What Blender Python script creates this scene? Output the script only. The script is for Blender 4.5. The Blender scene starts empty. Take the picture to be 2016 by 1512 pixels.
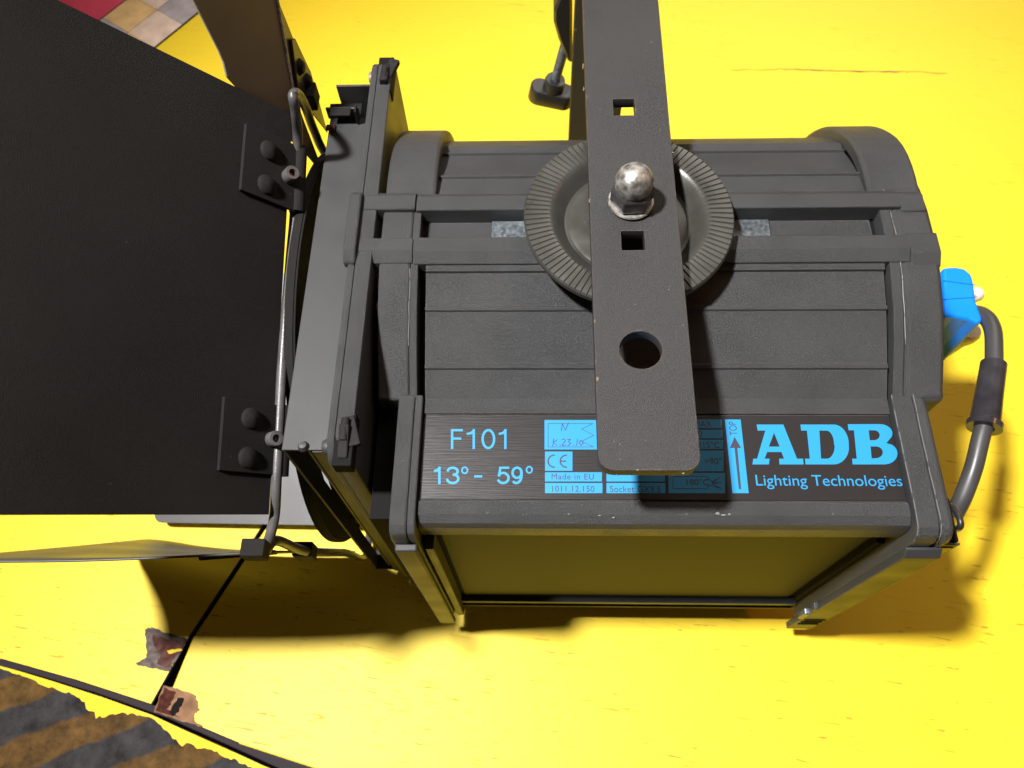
import bpy, bmesh, math, random
from mathutils import Vector, Matrix
random.seed(4)
S = bpy.context.scene
COL = S.collection

# ------------------------------------------------------------ camera
HC = .668                                   # lens height above the floor
F = 1600.; CX, CY = 1008., 756.
dn = Vector((52, -774, -F)).normalized()    # straight down, in camera axes
xa = Vector((1, 0, 52 / F)).normalized()
za = -dn
ya = za.cross(xa)
cam = bpy.data.objects.new('camera', bpy.data.cameras.new('camera')); COL.objects.link(cam)
rot = Matrix((xa, ya, za))                  # camera -> world
cam.matrix_world = Matrix.Translation((0, 0, HC)) @ rot.to_4x4()
cam.data.sensor_width = 36; cam.data.lens = F / 2016 * 36
cam.data.dof.use_dof = True; cam.data.dof.focus_distance = .43; cam.data.dof.aperture_fstop = 14
cam.data.clip_start = .02; cam.data.clip_end = 60
S.camera = cam

def ray(u, v):
    return rot @ Vector(((u - CX) / F, -(v - CY) / F, -1.))
def at(u, v, z):
    r = ray(u, v); return Vector((0, 0, HC)) + r * ((z - HC) / r.z)
def atX(u, v, x):
    r = ray(u, v); return Vector((0, 0, HC)) + r * (x / r.x)
def atY(u, v, y):
    r = ray(u, v); return Vector((0, 0, HC)) + r * (y / r.y)
def onplane(u, v, p, n):
    r = ray(u, v); c = Vector((0, 0, HC)); return c + r * ((p - c).dot(n) / r.dot(n))

# ------------------------------------------------------------ light
W = bpy.data.worlds.new('World'); S.world = W; W.use_nodes = True
W.node_tree.nodes['Background'].inputs[0].default_value = (1.0, .72, .48, 1)
W.node_tree.nodes['Background'].inputs[1].default_value = .05

def lamp(name, kind, loc, aim, power, col, **kw):
    d = bpy.data.lights.new(name, kind); d.energy = power; d.color = col
    for k, v in kw.items(): setattr(d, k, v)
    o = bpy.data.objects.new(name, d); COL.objects.link(o); o.location = loc
    o.rotation_euler = (Vector(aim) - Vector(loc)).to_track_quat('-Z', 'Y').to_euler()
    return o
lamp('work_light', 'SPOT', (-.72, .135, 2.05), (.17, .24, 0), 410, (1, .985, .97), spot_size=math.radians(52), spot_blend=1., shadow_soft_size=.075)
lamp('sheen_fill', 'AREA', (.95, 3.1, 2.2), (.3, .6, 0), 36, (1, .95, .85), shape='DISK', size=2.2)  # broad unseen source added for sheen on the far floor and soft fill
lamp('warm_lamp', 'AREA', (1.7, .55, 2.0), (.1, .2, 0), 5.5, (1, .36, .08), shape='DISK', size=.22)
S.view_settings.view_transform = 'Standard'; S.view_settings.look = 'None'
S.view_settings.exposure = 0; S.view_settings.gamma = 1
S.render.engine = 'CYCLES'
S.cycles.max_bounces = 8; S.cycles.diffuse_bounces = 5

# ------------------------------------------------------------ materials
def mat(name, col, rough=.5, metal=0., spec=.5, grain=None, gs=.15, mott=0., ms=25., wear=None, aniso=None, wearr=.0008, fleck=None):
    m = bpy.data.materials.new(name); m.use_nodes = True
    nt = m.node_tree; N = nt.nodes; L = nt.links; b = N['Principled BSDF']
    b.inputs['Base Color'].default_value = (*col, 1); b.inputs['Roughness'].default_value = rough
    b.inputs['Metallic'].default_value = metal; b.inputs['Specular IOR Level'].default_value = spec
    tc = N.new('ShaderNodeTexCoord')
    out = None
    if mott:
        n = N.new('ShaderNodeTexNoise'); n.inputs['Scale'].default_value = ms; n.inputs['Detail'].default_value = 6
        L.new(tc.outputs['Object'], n.inputs[0])
        r = N.new('ShaderNodeMapRange'); r.inputs[1].default_value = .3; r.inputs[2].default_value = .7
        r.inputs[3].default_value = 1 - mott; r.inputs[4].default_value = 1 + mott
        L.new(n.outputs[0], r.inputs[0])
        x = N.new('ShaderNodeVectorMath'); x.operation = 'SCALE'; x.inputs[0].default_value = col
        L.new(r.outputs[0], x.inputs['Scale']); out = x.outputs[0]
        rr = N.new('ShaderNodeMapRange'); rr.inputs[1].default_value = .3; rr.inputs[2].default_value = .7
        rr.inputs[3].default_value = max(.05, rough - .08); rr.inputs[4].default_value = min(1, rough + .08)
        L.new(n.outputs[0], rr.inputs[0]); L.new(rr.outputs[0], b.inputs['Roughness'])
    if wear:
        g = N.new('ShaderNodeNewGeometry'); bv = N.new('ShaderNodeBevel'); bv.samples = 4; bv.inputs[0].default_value = wearr
        d = N.new('ShaderNodeVectorMath'); d.operation = 'DOT_PRODUCT'
        L.new(g.outputs['Normal'], d.inputs[0]); L.new(bv.outputs[0], d.inputs[1])
        n = N.new('ShaderNodeTexNoise'); n.inputs['Scale'].default_value = 160; n.inputs['Detail'].default_value = 5
        L.new(tc.outputs['Object'], n.inputs[0])
        s = N.new('ShaderNodeMath'); s.operation = 'MULTIPLY_ADD'     # noise*1.2 - dot
        s.inputs[1].default_value = wear[1]; L.new(n.outputs[0], s.inputs[0])
        inv = N.new('ShaderNodeMath'); inv.operation = 'MULTIPLY'; inv.inputs[1].default_value = -1
        L.new(d.outputs['Value'], inv.inputs[0]); L.new(inv.outputs[0], s.inputs[2])
        r = N.new('ShaderNodeMapRange'); r.inputs[1].default_value = -.42; r.inputs[2].default_value = -.34
        L.new(s.outputs[0], r.inputs[0])
        mx = N.new('ShaderNodeMix'); mx.data_type = 'RGBA'
        L.new(r.outputs[0], mx.inputs[0])
        if out: L.new(out, mx.inputs[6])
        else: mx.inputs[6].default_value = (*col, 1)
        mx.inputs[7].default_value = (*wear[0], 1); out = mx.outputs[2]
    if fleck:
        n = N.new('ShaderNodeTexNoise'); n.inputs['Scale'].default_value = fleck[1]; n.inputs['Detail'].default_value = 1.5
        L.new(tc.outputs['Object'], n.inputs[0])
        r = N.new('ShaderNodeMapRange'); r.inputs[1].default_value = fleck[2]; r.inputs[2].default_value = fleck[2] + .03
        L.new(n.outputs[0], r.inputs[0])
        mx = N.new('ShaderNodeMix'); mx.data_type = 'RGBA'; L.new(r.outputs[0], mx.inputs[0])
        if out: L.new(out, mx.inputs[6])
        else: mx.inputs[6].default_value = (*col, 1)
        mx.inputs[7].default_value = (*fleck[0], 1); out = mx.outputs[2]
    if out: L.new(out, b.inputs['Base Color'])
    if grain:
        n = N.new('ShaderNodeTexNoise'); n.inputs['Scale'].default_value = grain; n.inputs['Detail'].default_value = 2
        if aniso:
            mp = N.new('ShaderNodeMapping'); mp.inputs['Scale'].default_value = aniso
            L.new(tc.outputs['Object'], mp.inputs[0]); L.new(mp.outputs[0], n.inputs[0])
        else: L.new(tc.outputs['Object'], n.inputs[0])
        bp = N.new('ShaderNodeBump'); bp.inputs['Strength'].default_value = gs; bp.inputs['Distance'].default_value = .0006
        L.new(n.outputs[0], bp.inputs['Height']); L.new(bp.outputs[0], b.inputs['Normal'])
    return m

M = {}
M['coat'] = mat('grey_powder_coat', (.038, .0385, .0395), .42, spec=.62, fleck=((.10, .10, .10), 700, .76), grain=2900, gs=1.2, mott=.12, ms=40, wear=((.16, .15, .14), .65))
M['coat2'] = mat('grey_sheet_paint', (.036, .0362, .0372), .50, spec=.38, grain=2800, gs=.2, mott=.06, ms=30, wear=((.2, .18, .16), .59))
M['bar'] = mat('black_brown_bar_paint', (.0225, .0215, .0215), .52, fleck=((.12, .11, .10), 600, .77), grain=2800, gs=.7, mott=.14, ms=22, wear=((.20, .12, .08), .80), wearr=.0012)
M['matt'] = mat('matt_black_paint', (.010, .009, .0085), .68, spec=.22, fleck=((.08, .075, .07), 420, .79), grain=2900, gs=.8, mott=.4, ms=7)
M['leaf'] = mat('satin_grey_black_paint', (.045, .042, .040), .42, grain=2000, gs=.12, mott=.14, ms=14, wear=((.35, .28, .22), .60))
M['rod'] = mat('worn_black_wire', (.07, .066, .064), .38, mott=.25, ms=90, grain=700, gs=.2)
M['dish'] = mat('olive_black_dish', (.072, .069, .061), .32, .45, spec=.8, mott=.15, ms=60, grain=1500, gs=.06)
M['black'] = mat('black_inside', (.008, .0075, .0075), .8, spec=.1)
M['steel'] = mat('tarnished_steel', (.36, .34, .31), .44, .75, mott=.6, ms=260, grain=500, gs=.12)
M['clipm'] = mat('worn_clip_metal', (.016, .015, .015), .75, .0, spec=.15, mott=.4, ms=300)
M['leafb'] = mat('satin_bronze_grey_paint', (.27, .255, .215), .42, mott=.16, ms=16, grain=1500, gs=.08)
M['leafc'] = mat('dark_satin_leaf_inside', (.055, .052, .045), .45, spec=.4, mott=.2, ms=20)
M['nutdark'] = mat('darkened_nut_steel', (.13, .12, .12), .3, .8, mott=.4, ms=120)
M['steel2'] = mat('scuffed_bare_edge', (.60, .54, .50), .5, .2, mott=.5, ms=400)
M['zinc'] = mat('zinc_plated_steel', (.15, .17, .185), .42, .7, mott=.45, ms=420)
M['plate'] = mat('brushed_black_aluminium', (.022, .020, .0205), .38, .3, mott=0, grain=2600, gs=.2, aniso=(.02, 1, 1))
M['cyan'] = mat('cyan_print', (.010, .235, .50), .5)
M['print'] = mat('dark_print', (.03, .03, .05), .5)
M['ink'] = mat('violet_pen_ink', (.04, .02, .16), .5)
M['base'] = mat('base_plate_paint', (.017, .0165, .017), .6, spec=.27, grain=2600, gs=.3)
M['blue'] = mat('blue_plug_plastic', (.0, .22, .85), .38, mott=.04)
M['ivory'] = mat('ivory_plastic', (.70, .66, .55), .35)
M['cable'] = mat('grey_rubber_cable', (.048, .046, .046), .42, mott=.08, ms=60)
M['sleeve'] = mat('glossy_black_sleeve', (.030, .028, .032), .22, mott=.3, ms=80, grain=300, gs=.1)
M['sticker'] = mat('yellow_sticker', (.62, .52, .05), .5)
M['knob'] = mat('black_knob_plastic', (.020, .019, .019), .35, grain=1500, gs=.15)

def wood_yellow():
    m = bpy.data.materials.new('yellow_painted_wood'); m.use_nodes = True
    nt = m.node_tree; N = nt.nodes; L = nt.links; b = N['Principled BSDF']
    b.inputs['Roughness'].default_value = .5; b.inputs['Specular IOR Level'].default_value = .38
    tc = N.new('ShaderNodeTexCoord')
    def mp(sc, rz=math.radians(-9)):
        q = N.new('ShaderNodeMapping'); q.vector_type = 'TEXTURE'; q.inputs['Rotation'].default_value = (0, 0, rz)
        q.inputs['Scale'].default_value = sc; L.new(tc.outputs['Object'], q.inputs[0]); return q
    def noise(sc, scale, det=4, dist=0.):
        n = N.new('ShaderNodeTexNoise'); n.inputs['Scale'].default_value = scale; n.inputs['Detail'].default_value = det
        n.inputs['Distortion'].default_value = dist
        L.new(mp(sc).outputs[0], n.inputs[0]); return n.outputs[0]
    def rng(s, a, c, lo=0., hi=1.):
        r = N.new('ShaderNodeMapRange'); r.inputs[1].default_value = a; r.inputs[2].default_value = c
        r.inputs[3].default_value = lo; r.inputs[4].default_value = hi; L.new(s, r.inputs[0]); return r.outputs[0]
    def mul(a, c):
        q = N.new('ShaderNodeMath'); q.operation = 'MULTIPLY'; L.new(a, q.inputs[0]); L.new(c, q.inputs[1]); return q.outputs[0]
    def mix(fac, a, c):
        q = N.new('ShaderNodeMix'); q.data_type = 'RGBA'; L.new(fac, q.inputs[0])
        if isinstance(a, tuple): q.inputs[6].default_value = (*a, 1)
        else: L.new(a, q.inputs[6])
        q.inputs[7].default_value = (*c, 1); return q.outputs[2]
    fine = noise((.020, .0021, 1), 1., 2.5, .5)          # long thin pores along the grain
    wide = noise((.09, .05, 1), 1., 3)                 # where pores gather
    sx = N.new('ShaderNodeSeparateXYZ'); L.new(tc.outputs['Object'], sx.inputs[0])
    near_ = rng(sx.outputs[1], .25, .55, 1., .3)
    pores = mul(near_, mul(rng(fine, .66, .69), rng(wide, .42, .55)))
    big = rng(noise((.5, .2, 1), 1., 2), .3, .7)
    specks = rng(noise((.0034, .0026, 1), 1., 2), .73, .75)
    specks = mul(specks, rng(noise((.06, .06, 1), 1., 2), .5, .6))
    scr = mul(rng(noise((.05, .0006, 1), 1., 2, 1.2), .70, .72), rng(noise((.2, .12, 1), 1., 2), .5, .62))
    c = mix(big, (.86, .63, .030), (.84, .59, .022))
    c = mix(rng(wide, .35, .8, 0, .25), c, (.88, .65, .03))
    q = N.new('ShaderNodeMath'); q.operation = 'MULTIPLY'; q.inputs[1].default_value = .85; L.new(pores, q.inputs[0])
    c = mix(q.outputs[0], c, (.42, .17, .02))
    c = mix(scr, c, (.25, .10, .03))
    c = mix(specks, c, (.16, .07, .03))
    L.new(c, b.inputs['Base Color'])
    h = N.new('ShaderNodeMath'); h.operation = 'ADD'; L.new(pores, h.inputs[0]); L.new(scr, h.inputs[1])
    bp = N.new('ShaderNodeBump'); bp.invert = True; bp.inputs['Strength'].default_value = .5; bp.inputs['Distance'].default_value = .0008
    L.new(h.outputs[0], bp.inputs['Height'])
    b2 = N.new('ShaderNodeBump'); b2.inputs['Strength'].default_value = .12; b2.inputs['Distance'].default_value = .002
    L.new(noise((.03, .01, 1), 1., 4), b2.inputs['Height']); L.new(bp.outputs[0], b2.inputs['Normal']); L.new(b2.outputs[0], b.inputs['Normal'])
    return m
M['yellow'] = wood_yellow()

def striped():
    m = bpy.data.materials.new('worn_grey_and_ochre_stripes'); m.use_nodes = True
    nt = m.node_tree; N = nt.nodes; L = nt.links; b = N['Principled BSDF']; b.inputs['Roughness'].default_value = .7; b.inputs['Specular IOR Level'].default_value = .12
    tc = N.new('ShaderNodeTexCoord')
    q = N.new('ShaderNodeMapping'); q.inputs['Rotation'].default_value = (0, 0, math.radians(-112)); L.new(tc.outputs['Object'], q.inputs[0])
    w = N.new('ShaderNodeTexWave'); w.inputs['Scale'].default_value = 6.6; w.inputs['Distortion'].default_value = .8; w.inputs['Detail'].default_value = 4
    w.inputs['Detail Scale'].default_value = 6.; w.inputs['Phase Offset'].default_value = 1.2
    L.new(q.outputs[0], w.inputs[0])
    n = N.new('ShaderNodeTexNoise'); n.inputs['Scale'].default_value = 60; n.inputs['Detail'].default_value = 10; n.inputs['Roughness'].default_value = .7
    L.new(tc.outputs['Object'], n.inputs[0])
    r = N.new('ShaderNodeMapRange'); r.inputs[1].default_value = .42; r.inputs[2].default_value = .58; L.new(w.outputs[1], r.inputs[0])
    a = N.new('ShaderNodeMix'); a.data_type = 'RGBA'; a.inputs[6].default_value = (.034, .031, .031, 1); a.inputs[7].default_value = (.095, .050, .013, 1)
    L.new(r.outputs[0], a.inputs[0])
    r2 = N.new('ShaderNodeMapRange'); r2.inputs[1].default_value = .35; r2.inputs[2].default_value = .7; L.new(n.outputs[0], r2.inputs[0])
    c = N.new('ShaderNodeMix'); c.data_type = 'RGBA'; c.blend_type = 'OVERLAY'; c.inputs[0].default_value = .6
    L.new(a.outputs[2], c.inputs[6]); L.new(r2.outputs[0], c.inputs[7]); L.new(c.outputs[2], b.inputs['Base Color'])
    bp = N.new('ShaderNodeBump'); bp.inputs['Strength'].default_value = .4; bp.inputs['Distance'].default_value = .001
    L.new(n.outputs[0], bp.inputs['Height']); L.new(bp.outputs[0], b.inputs['Normal'])
    return m
M['stripe'] = striped()
M['seal'] = mat('dark_red_seal', (.035, .006, .003), .6)
M['bare'] = mat('bare_red_brown_wood', (.10, .042, .035), .8, spec=.1, mott=.55, ms=180, grain=300, gs=.6)
M['bare2'] = mat('splintered_pale_wood', (.24, .13, .07), .8, spec=.1, mott=.3, ms=120, grain=250, gs=.6)
M['rust'] = mat('dark_red_wood', (.065, .018, .012), .8, spec=.1, mott=.6, ms=260)
M['greywood'] = mat('dirty_grey_wood', (.12, .095, .085), .8, spec=.1, mott=.5, ms=220, grain=400, gs=.6)
M['brightpaint'] = mat('bright_yellow_paint_edge', (.80, .56, .02), .6, spec=.2, mott=.05)
M['red'] = mat('crimson_floor_paint', (.80, .08, .15), .5, mott=.2, ms=20)
M['pink'] = mat('pale_worn_tile', (.74, .56, .44), .5, mott=.15, ms=60)
M['tan'] = mat('tan_worn_tile', (.76, .50, .22), .5, mott=.15, ms=60)
M['slate'] = mat('slate_worn_tile', (.42, .37, .38), .5, mott=.15, ms=60)
M['cut'] = mat('dark_cut_wood', (.018, .010, .014), .8)

# ------------------------------------------------------------ helpers
def link(name, me, m, parent=None, smooth=False, bevel=0, label=None, seg=2):
    o = bpy.data.objects.new(name, me); COL.objects.link(o)
    if m is not None: me.materials.append(m)
    if smooth:
        for p in me.polygons: p.use_smooth = True
    if bevel:
        b = o.modifiers.new('bevel', 'BEVEL'); b.width = bevel; b.segments = seg; b.limit_method = 'ANGLE'; b.angle_limit = math.radians(30)
        b.harden_normals = False
    if parent is not None: o.parent = parent
    if label: o['label'] = label
    return o
def mesh(verts, faces):
    me = bpy.data.meshes.new('m'); me.from_pydata([tuple(v) for v in verts], [], faces); me.update()
    bm = bmesh.new(); bm.from_mesh(me); bmesh.ops.recalc_face_normals(bm, faces=bm.faces); bm.to_mesh(me); bm.free(); return me
def thing(name, label, cat, loc=(0, 0, 0), group=None):
    o = bpy.data.objects.new(name, None); COL.objects.link(o); o.location = loc; o.empty_display_size = .02
    o['label'] = label; o['category'] = cat; o['kind'] = 'thing'
    if group: o['group'] = group
    return o
def autosmooth(me, ang=35):
    bm = bmesh.new(); bm.from_mesh(me)
    for f in bm.faces: f.smooth = True
    for e in bm.edges:
        e.smooth = not (len(e.link_faces) == 2 and e.calc_face_angle(0) > math.radians(ang))
    bm.to_mesh(me); bm.free()
def box(name, a, b, m, parent, bevel=0, label=None, rot=None, org=None):
    (x0, y0, z0), (x1, y1, z1) = a, b
    v = [(x, y, z) for x in (x0, x1) for y in (y0, y1) for z in (z0, z1)]
    if rot is not None:
        c = Vector(org if org else ((x0 + x1) / 2, (y0 + y1) / 2, (z0 + z1) / 2)); v = [rot @ (Vector(p) - c) + c for p in v]
    f = [(0, 1, 3, 2), (4, 6, 7, 5), (0, 4, 5, 1), (2, 3, 7, 6), (0, 2, 6, 4), (1, 5, 7, 3)]
    return link(name, mesh(v, f), m, parent, bevel=bevel, label=label)
def prism_mesh(prof, x0, x1):                 # profile in (y, z) swept along X
    n = len(prof); v = [(x0, y, z) for y, z in prof] + [(x1, y, z) for y, z in prof]
    f = [tuple(range(n)), tuple(range(2 * n - 1, n - 1, -1))] + [(i, (i + 1) % n, n + (i + 1) % n, n + i) for i in range(n)]
    return mesh(v, f)
def prism(name, prof, x0, x1, m, parent, bevel=0, label=None):
    me = prism_mesh(prof, x0, x1); autosmooth(me, 22)
    return link(name, me, m, parent, bevel=bevel, label=label)
def shape2d(splines, depth, bev=0., res=1):   # filled outline with holes, thickness +-depth
    cu = bpy.data.curves.new('c', 'CURVE'); cu.dimensions = '2D'; cu.fill_mode = 'BOTH'; cu.extrude = depth; cu.bevel_depth = bev; cu.bevel_resolution = 1
    for s in splines:
        sp = cu.splines.new('POLY'); sp.points.add(len(s) - 1); sp.use_cyclic_u = True
        for i, p in enumerate(s): sp.points[i].co = (p[0], p[1], 0, 1)
    o = bpy.data.objects.new('t', cu); COL.objects.link(o)
    dg = bpy.context.evaluated_depsgraph_get(); me = bpy.data.meshes.new_from_object(o.evaluated_get(dg))
    bpy.data.objects.remove(o); me.materials.clear(); return me
def rrect(x0, y0, x1, y1, r, n=5):
    p = []
    for cx, cy, a in ((x1 - r, y0 + r, -90), (x1 - r, y1 - r, 0), (x0 + r, y1 - r, 90), (x0 + r, y0 + r, 180)):
        for i in range(n + 1):
            t = math.radians(a + 90 * i / n); p.append((cx + r * math.cos(t), cy + r * math.sin(t)))
    return p
def circ(x, y, r, n=40): return [(x + r * math.cos(2 * math.pi * i / n), y + r * math.sin(2 * math.pi * i / n)) for i in range(n)]
def frame3(o, u, w):                          # matrix with local x=u, local z=w
    w = w.normalized(); u = (u - w * u.dot(w)).normalized(); q = w.cross(u)
    return Matrix.Translation(o) @ Matrix((u, q, w)).transposed().to_4x4()
def lathe(prof, c, axis=Vector((0, 0, 1)), n=48, closed=False, ref=None):
    axis = axis.normalized(); u = ref or (Vector((1, 0, 0)) if abs(axis.x) < .9 else Vector((0, 1, 0)))
    u = (u - axis * u.dot(axis)).normalized(); w = axis.cross(u); c = Vector(c)
    v = []; f = []
    for r, h in prof:
        for i in range(n):
            t = 2 * math.pi * i / n; v.append(c + axis * h + (u * math.cos(t) + w * math.sin(t)) * r)
    k = len(prof)
    for j in range(k - 1):
        for i in range(n): f.append((j * n + i, j * n + (i + 1) % n, (j + 1) * n + (i + 1) % n, (j + 1) * n + i))
    if closed:
        f.append(tuple(range(n))); f.append(tuple((k - 1) * n + i for i in range(n)))
    me = mesh(v, f); autosmooth(me); return me
def spline(pts, sub=8, cyc=False):
    P = [Vector(p) for p in pts]; n = len(P); out = []
    rngi = range(n) if cyc else range(n - 1)
    for i in rngi:
        a = P[(i - 1) % n] if (cyc or i > 0) else P[i]; b = P[i]; c = P[(i + 1) % n]
        d = P[(i + 2) % n] if (cyc or i + 2 < n) else c
        for j in range(sub):
            t = j / sub; out.append(.5 * ((2 * b) + (c - a) * t + (2 * a - 5 * b + 4 * c - d) * t * t + (3 * b - a - 3 * c + d) * t ** 3))
    if not cyc: out.append(P[-1])
    return out
def tube(pts, r, n=14, cyc=False, rad=None):
    v = []; f = []; k = len(pts); prev = None
    for i, p in enumerate(pts):
        a = pts[(i - 1) % k] if (cyc or i > 0) else p; b = pts[(i + 1) % k] if (cyc or i < k - 1) else p
        t = (b - a).normalized()
        if prev is None: prev = Vector((0, 0, 1)) if abs(t.z) < .9 else Vector((1, 0, 0))
        u = (prev - t * prev.dot(t)).normalized(); w = t.cross(u); prev = u
        R = rad[i] if rad else r
        for j in range(n):
            q = 2 * math.pi * j / n; v.append(p + (u * math.cos(q) + w * math.sin(q)) * R)
    for i in range(k if cyc else k - 1):
        for j in range(n):
            i2 = (i + 1) % k; f.append((i * n + j, i * n + (j + 1) % n, i2 * n + (j + 1) % n, i2 * n + j))
    if not cyc: f.append(tuple(range(n))); f.append(tuple((k - 1) * n + j for j in range(n)))
    me = mesh(v, f); autosmooth(me, 50); return me
def slab(name, poly3, n, th, m, parent, bevel=.0003, label=None, side=None):   # planar polygon with thickness behind it
    n = n.normalized(); k = len(poly3)
    v = list(poly3) + [p - n * th for p in poly3]
    f = [tuple(range(k)), tuple(range(2 * k - 1, k - 1, -1))] + [(i, (i + 1) % k, k + (i + 1) % k, k + i) for i in range(k)]
    o = link(name, mesh(v, f), m, parent, bevel=bevel, label=label, seg=1)
    if side:
        o.data.materials.append(side)
        for p in o.data.polygons[1:]: p.material_index = 1
    return o
def round_poly(pts, rs, n=5):                 # round the corners of a 3D planar polygon
    out = []; k = len(pts)
    for i, p in enumerate(pts):
        r = rs[i] if isinstance(rs, (list, tuple)) else rs
        if r <= 0: out.append(p); continue
        a = (pts[i - 1] - p).normalized(); b = (pts[(i + 1) % k] - p).normalized()
        s = p + a * r; e = p + b * r
        for j in range(n + 1):
            t = j / n; out.append((1 - t) ** 2 * s + 2 * t * (1 - t) * p + t * t * e)
    return out

# ------------------------------------------------------------ floor
def struct(name, me, m, kind='structure'):
    o = link(name, me, m); o['kind'] = kind; return o
fl = struct('floor', mesh([(-3, -1, -.022), (3, -1, -.022), (3, 4, -.022), (-3, 4, -.022)], [(0, 1, 2, 3)]), M['cut'])
def board(name, pts, m, z=0., th=.018, bevel=.0008, parent=fl, label=None):
    P = [Vector((x, y, z)) for x, y in pts]
    return slab(name, P, Vector((0, 0, 1)), th, m, parent, bevel, label, M['cut'] if th > .005 else None)
def px(u, v, z=0.): p = at(u, v, z); return (p.x, p.y)
def jag(a, b, n, amp):
    a = Vector(a); b = Vector(b); d = (b - a); q = Vector((-d.y, d.x)).normalized(); out = []
    for i in range(n): out.append(tuple(a + d * (i / n) + q * (random.uniform(-amp, amp) if i else 0)))
    return out
j0, j1, j2 = px(523, 1027), px(372, 1258), px(306, 1394)        # seam between the yellow boards
bl, br = px(0, 1298), px(620, 1512)                            # groove along the near edge
bl2 = (bl[0] - .5, bl[1] + .15)
br2 = (br[0] + .75, br[1] - .22)
up = (-.165, .34)
right_board = [px(312, 1399), px(300, 1391), px(373, 1262), px(526, 1031), (up[0] + .0012, up[1])]
tl1, tl2 = px(330, 75), px(392, 25)
dseam = (Vector(tl2) - Vector(tl1)).normalized()
far1 = tuple(Vector(tl1) + dseam * 1.2); near1 = tuple(Vector(tl1) - dseam * .42)
rb = [px(320, 1401), px(379, 1257), px(527, 1034), (up[0] + .0022, up[1]), (-.60, .40), near1, far1, (3, 1.9), (3, -.9), br2, (br[0] + .01, br[1] - .003), px(470, 1464)]
board('floor_board', rb, M['yellow'], label='wide yellow painted board under the spotlight')
lb = [px(0, 1298), px(150, 1340), px(298, 1388), px(372, 1256), px(521, 1030), (up[0] - .0004, up[1] - .002), (-.60, .398), (-1.6, .45), bl2]
board('floor_board', lb, M['yellow'], label='yellow painted board at left of the dark joint')
sb = [px(-5, 1312), px(150, 1355), px(298, 1407), px(460, 1480), px(560, 1526), (.2, -.20), (-.2, -.9), (-2, -.9), (-1.6, .2)]
board('striped_board', sb, M['stripe'], z=-.0015, label='worn grey and ochre striped board below the groove')
# ragged rim of yellow paint left on the striped board
base = [(0, 1311), (40, 1322), (100, 1340), (150, 1356), (200, 1372), (250, 1390), (300, 1408), (360, 1436), (420, 1463), (470, 1485), (520, 1508), (560, 1524)]
wid = [6, 7, 14, 13, 40, 16, 5, 30, 16, 14, 12, 10]
rim = [px(u, v, -.0015) for u, v in base]
low = []
for i in range(len(base) - 1):
    for j in range(9):
        t = j / 9; u = base[i][0] * (1 - t) + base[i + 1][0] * t; v = base[i][1] * (1 - t) + base[i + 1][1] * t
        w = (wid[i] * (1 - t) + wid[i + 1] * t) * random.uniform(.72, 1.12)
        low.append(px(u - w * .25, v + w, -.0015))
board('paint_rim', rim + low[::-1], M['brightpaint'], z=-.0011, th=.0003, bevel=0)
# torn patches where the paint and veneer are gone
def patch(name, pts, m, z, amp=1.6, sub=5):
    out = []
    for i in range(len(pts)):
        a = pts[i]; b = pts[(i + 1) % len(pts)]
        for j in range(sub):
            t = j / sub; out.append(px(a[0] + (b[0] - a[0]) * t + random.uniform(-amp, amp), a[1] + (b[1] - a[1]) * t + random.uniform(-amp, amp)))
    return board(name, out, m, z=z, th=.0003, bevel=0)
patch('bare_patch', [(286, 1238), (300, 1236), (330, 1247), (370, 1259), (352, 1292), (332, 1322), (300, 1315), (266, 1307), (290, 1293), (288, 1268)], M['greywood'], .0006)
patch('bare_patch', [(302, 1252), (345, 1262), (362, 1268), (346, 1292), (330, 1316), (308, 1306), (318, 1290), (306, 1272)], M['bare'], .0011, 2.5)
patch('paint_flake', [(330, 1282), (356, 1276), (360, 1281), (334, 1288)], M['brightpaint'], .0016, 1.)
patch('bare_patch', [(323, 1350), (350, 1356), (384, 1368), (390, 1390), (392, 1397), (382, 1405), (384, 1420), (400, 1432), (360, 1420), (303, 1401)], M['bare2'], .0006)
patch('bare_patch', [(324, 1354), (346, 1362), (340, 1380), (330, 1395), (352, 1412), (306, 1400)], M['rust'], .0011, 2.)
patch('bare_patch', [(352, 1373), (363, 1376), (352, 1400), (341, 1412), (334, 1404)], M['black'], .0016, 1.5)
ck = []
cu_ = [(1440, 138), (1500, 137), (1560, 136), (1610, 139), (1680, 140), (1740, 142), (1800, 141), (1880, 146)]
for k_, (u, v) in enumerate(cu_[:-1]):
    for q in range(5):
        t = q / 5; ck.append((u + (cu_[k_ + 1][0] - u) * t, v + (cu_[k_ + 1][1] - v) * t + random.uniform(-1.1, 1.1)))
up_ = [px(u, v - random.uniform(.1, 1.4) * (1 if 8 < i < 28 else .4)) for i, (u, v) in enumerate(ck)]; dn_ = [px(u, v + random.uniform(.2, 1.6) * (1 if 8 < i < 28 else .4)) for i, (u, v) in enumerate(ck)]
board('crack', up_ + dn_[::-1], M['bare2'], z=.0004, th=.0002, bevel=0)
# beyond the far seam: a band of worn square tiles, then crimson paint
nrm = Vector((-dseam.y, dseam.x))
def offp(s, w): q = Vector(tl1) + dseam * s + nrm * w; return (q.x, q.y)
tw = .044
for k in range(-8, 14):
    s0 = k * .046 - .02
    for row in (0, 1):
        m = [M['pink'], M['slate'], M['tan']][(k + row * 2) % 3]
        board('floor_tile', [offp(s0 + .0001, .0022 + row * tw), offp(s0 + .0459, .0022 + row * tw), offp(s0 + .0459, (row + 1) * tw + .0020), offp(s0 + .0001, (row + 1) * tw + .0020)], m, th=.010, bevel=.0002)
board('red_board', [offp(-.8, 2 * tw + .003), offp(2.2, 2 * tw + .003), offp(2.2, 1.6), offp(-.8, 1.6)], M['red'], label='crimson painted boards beyond the tiles')

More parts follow.
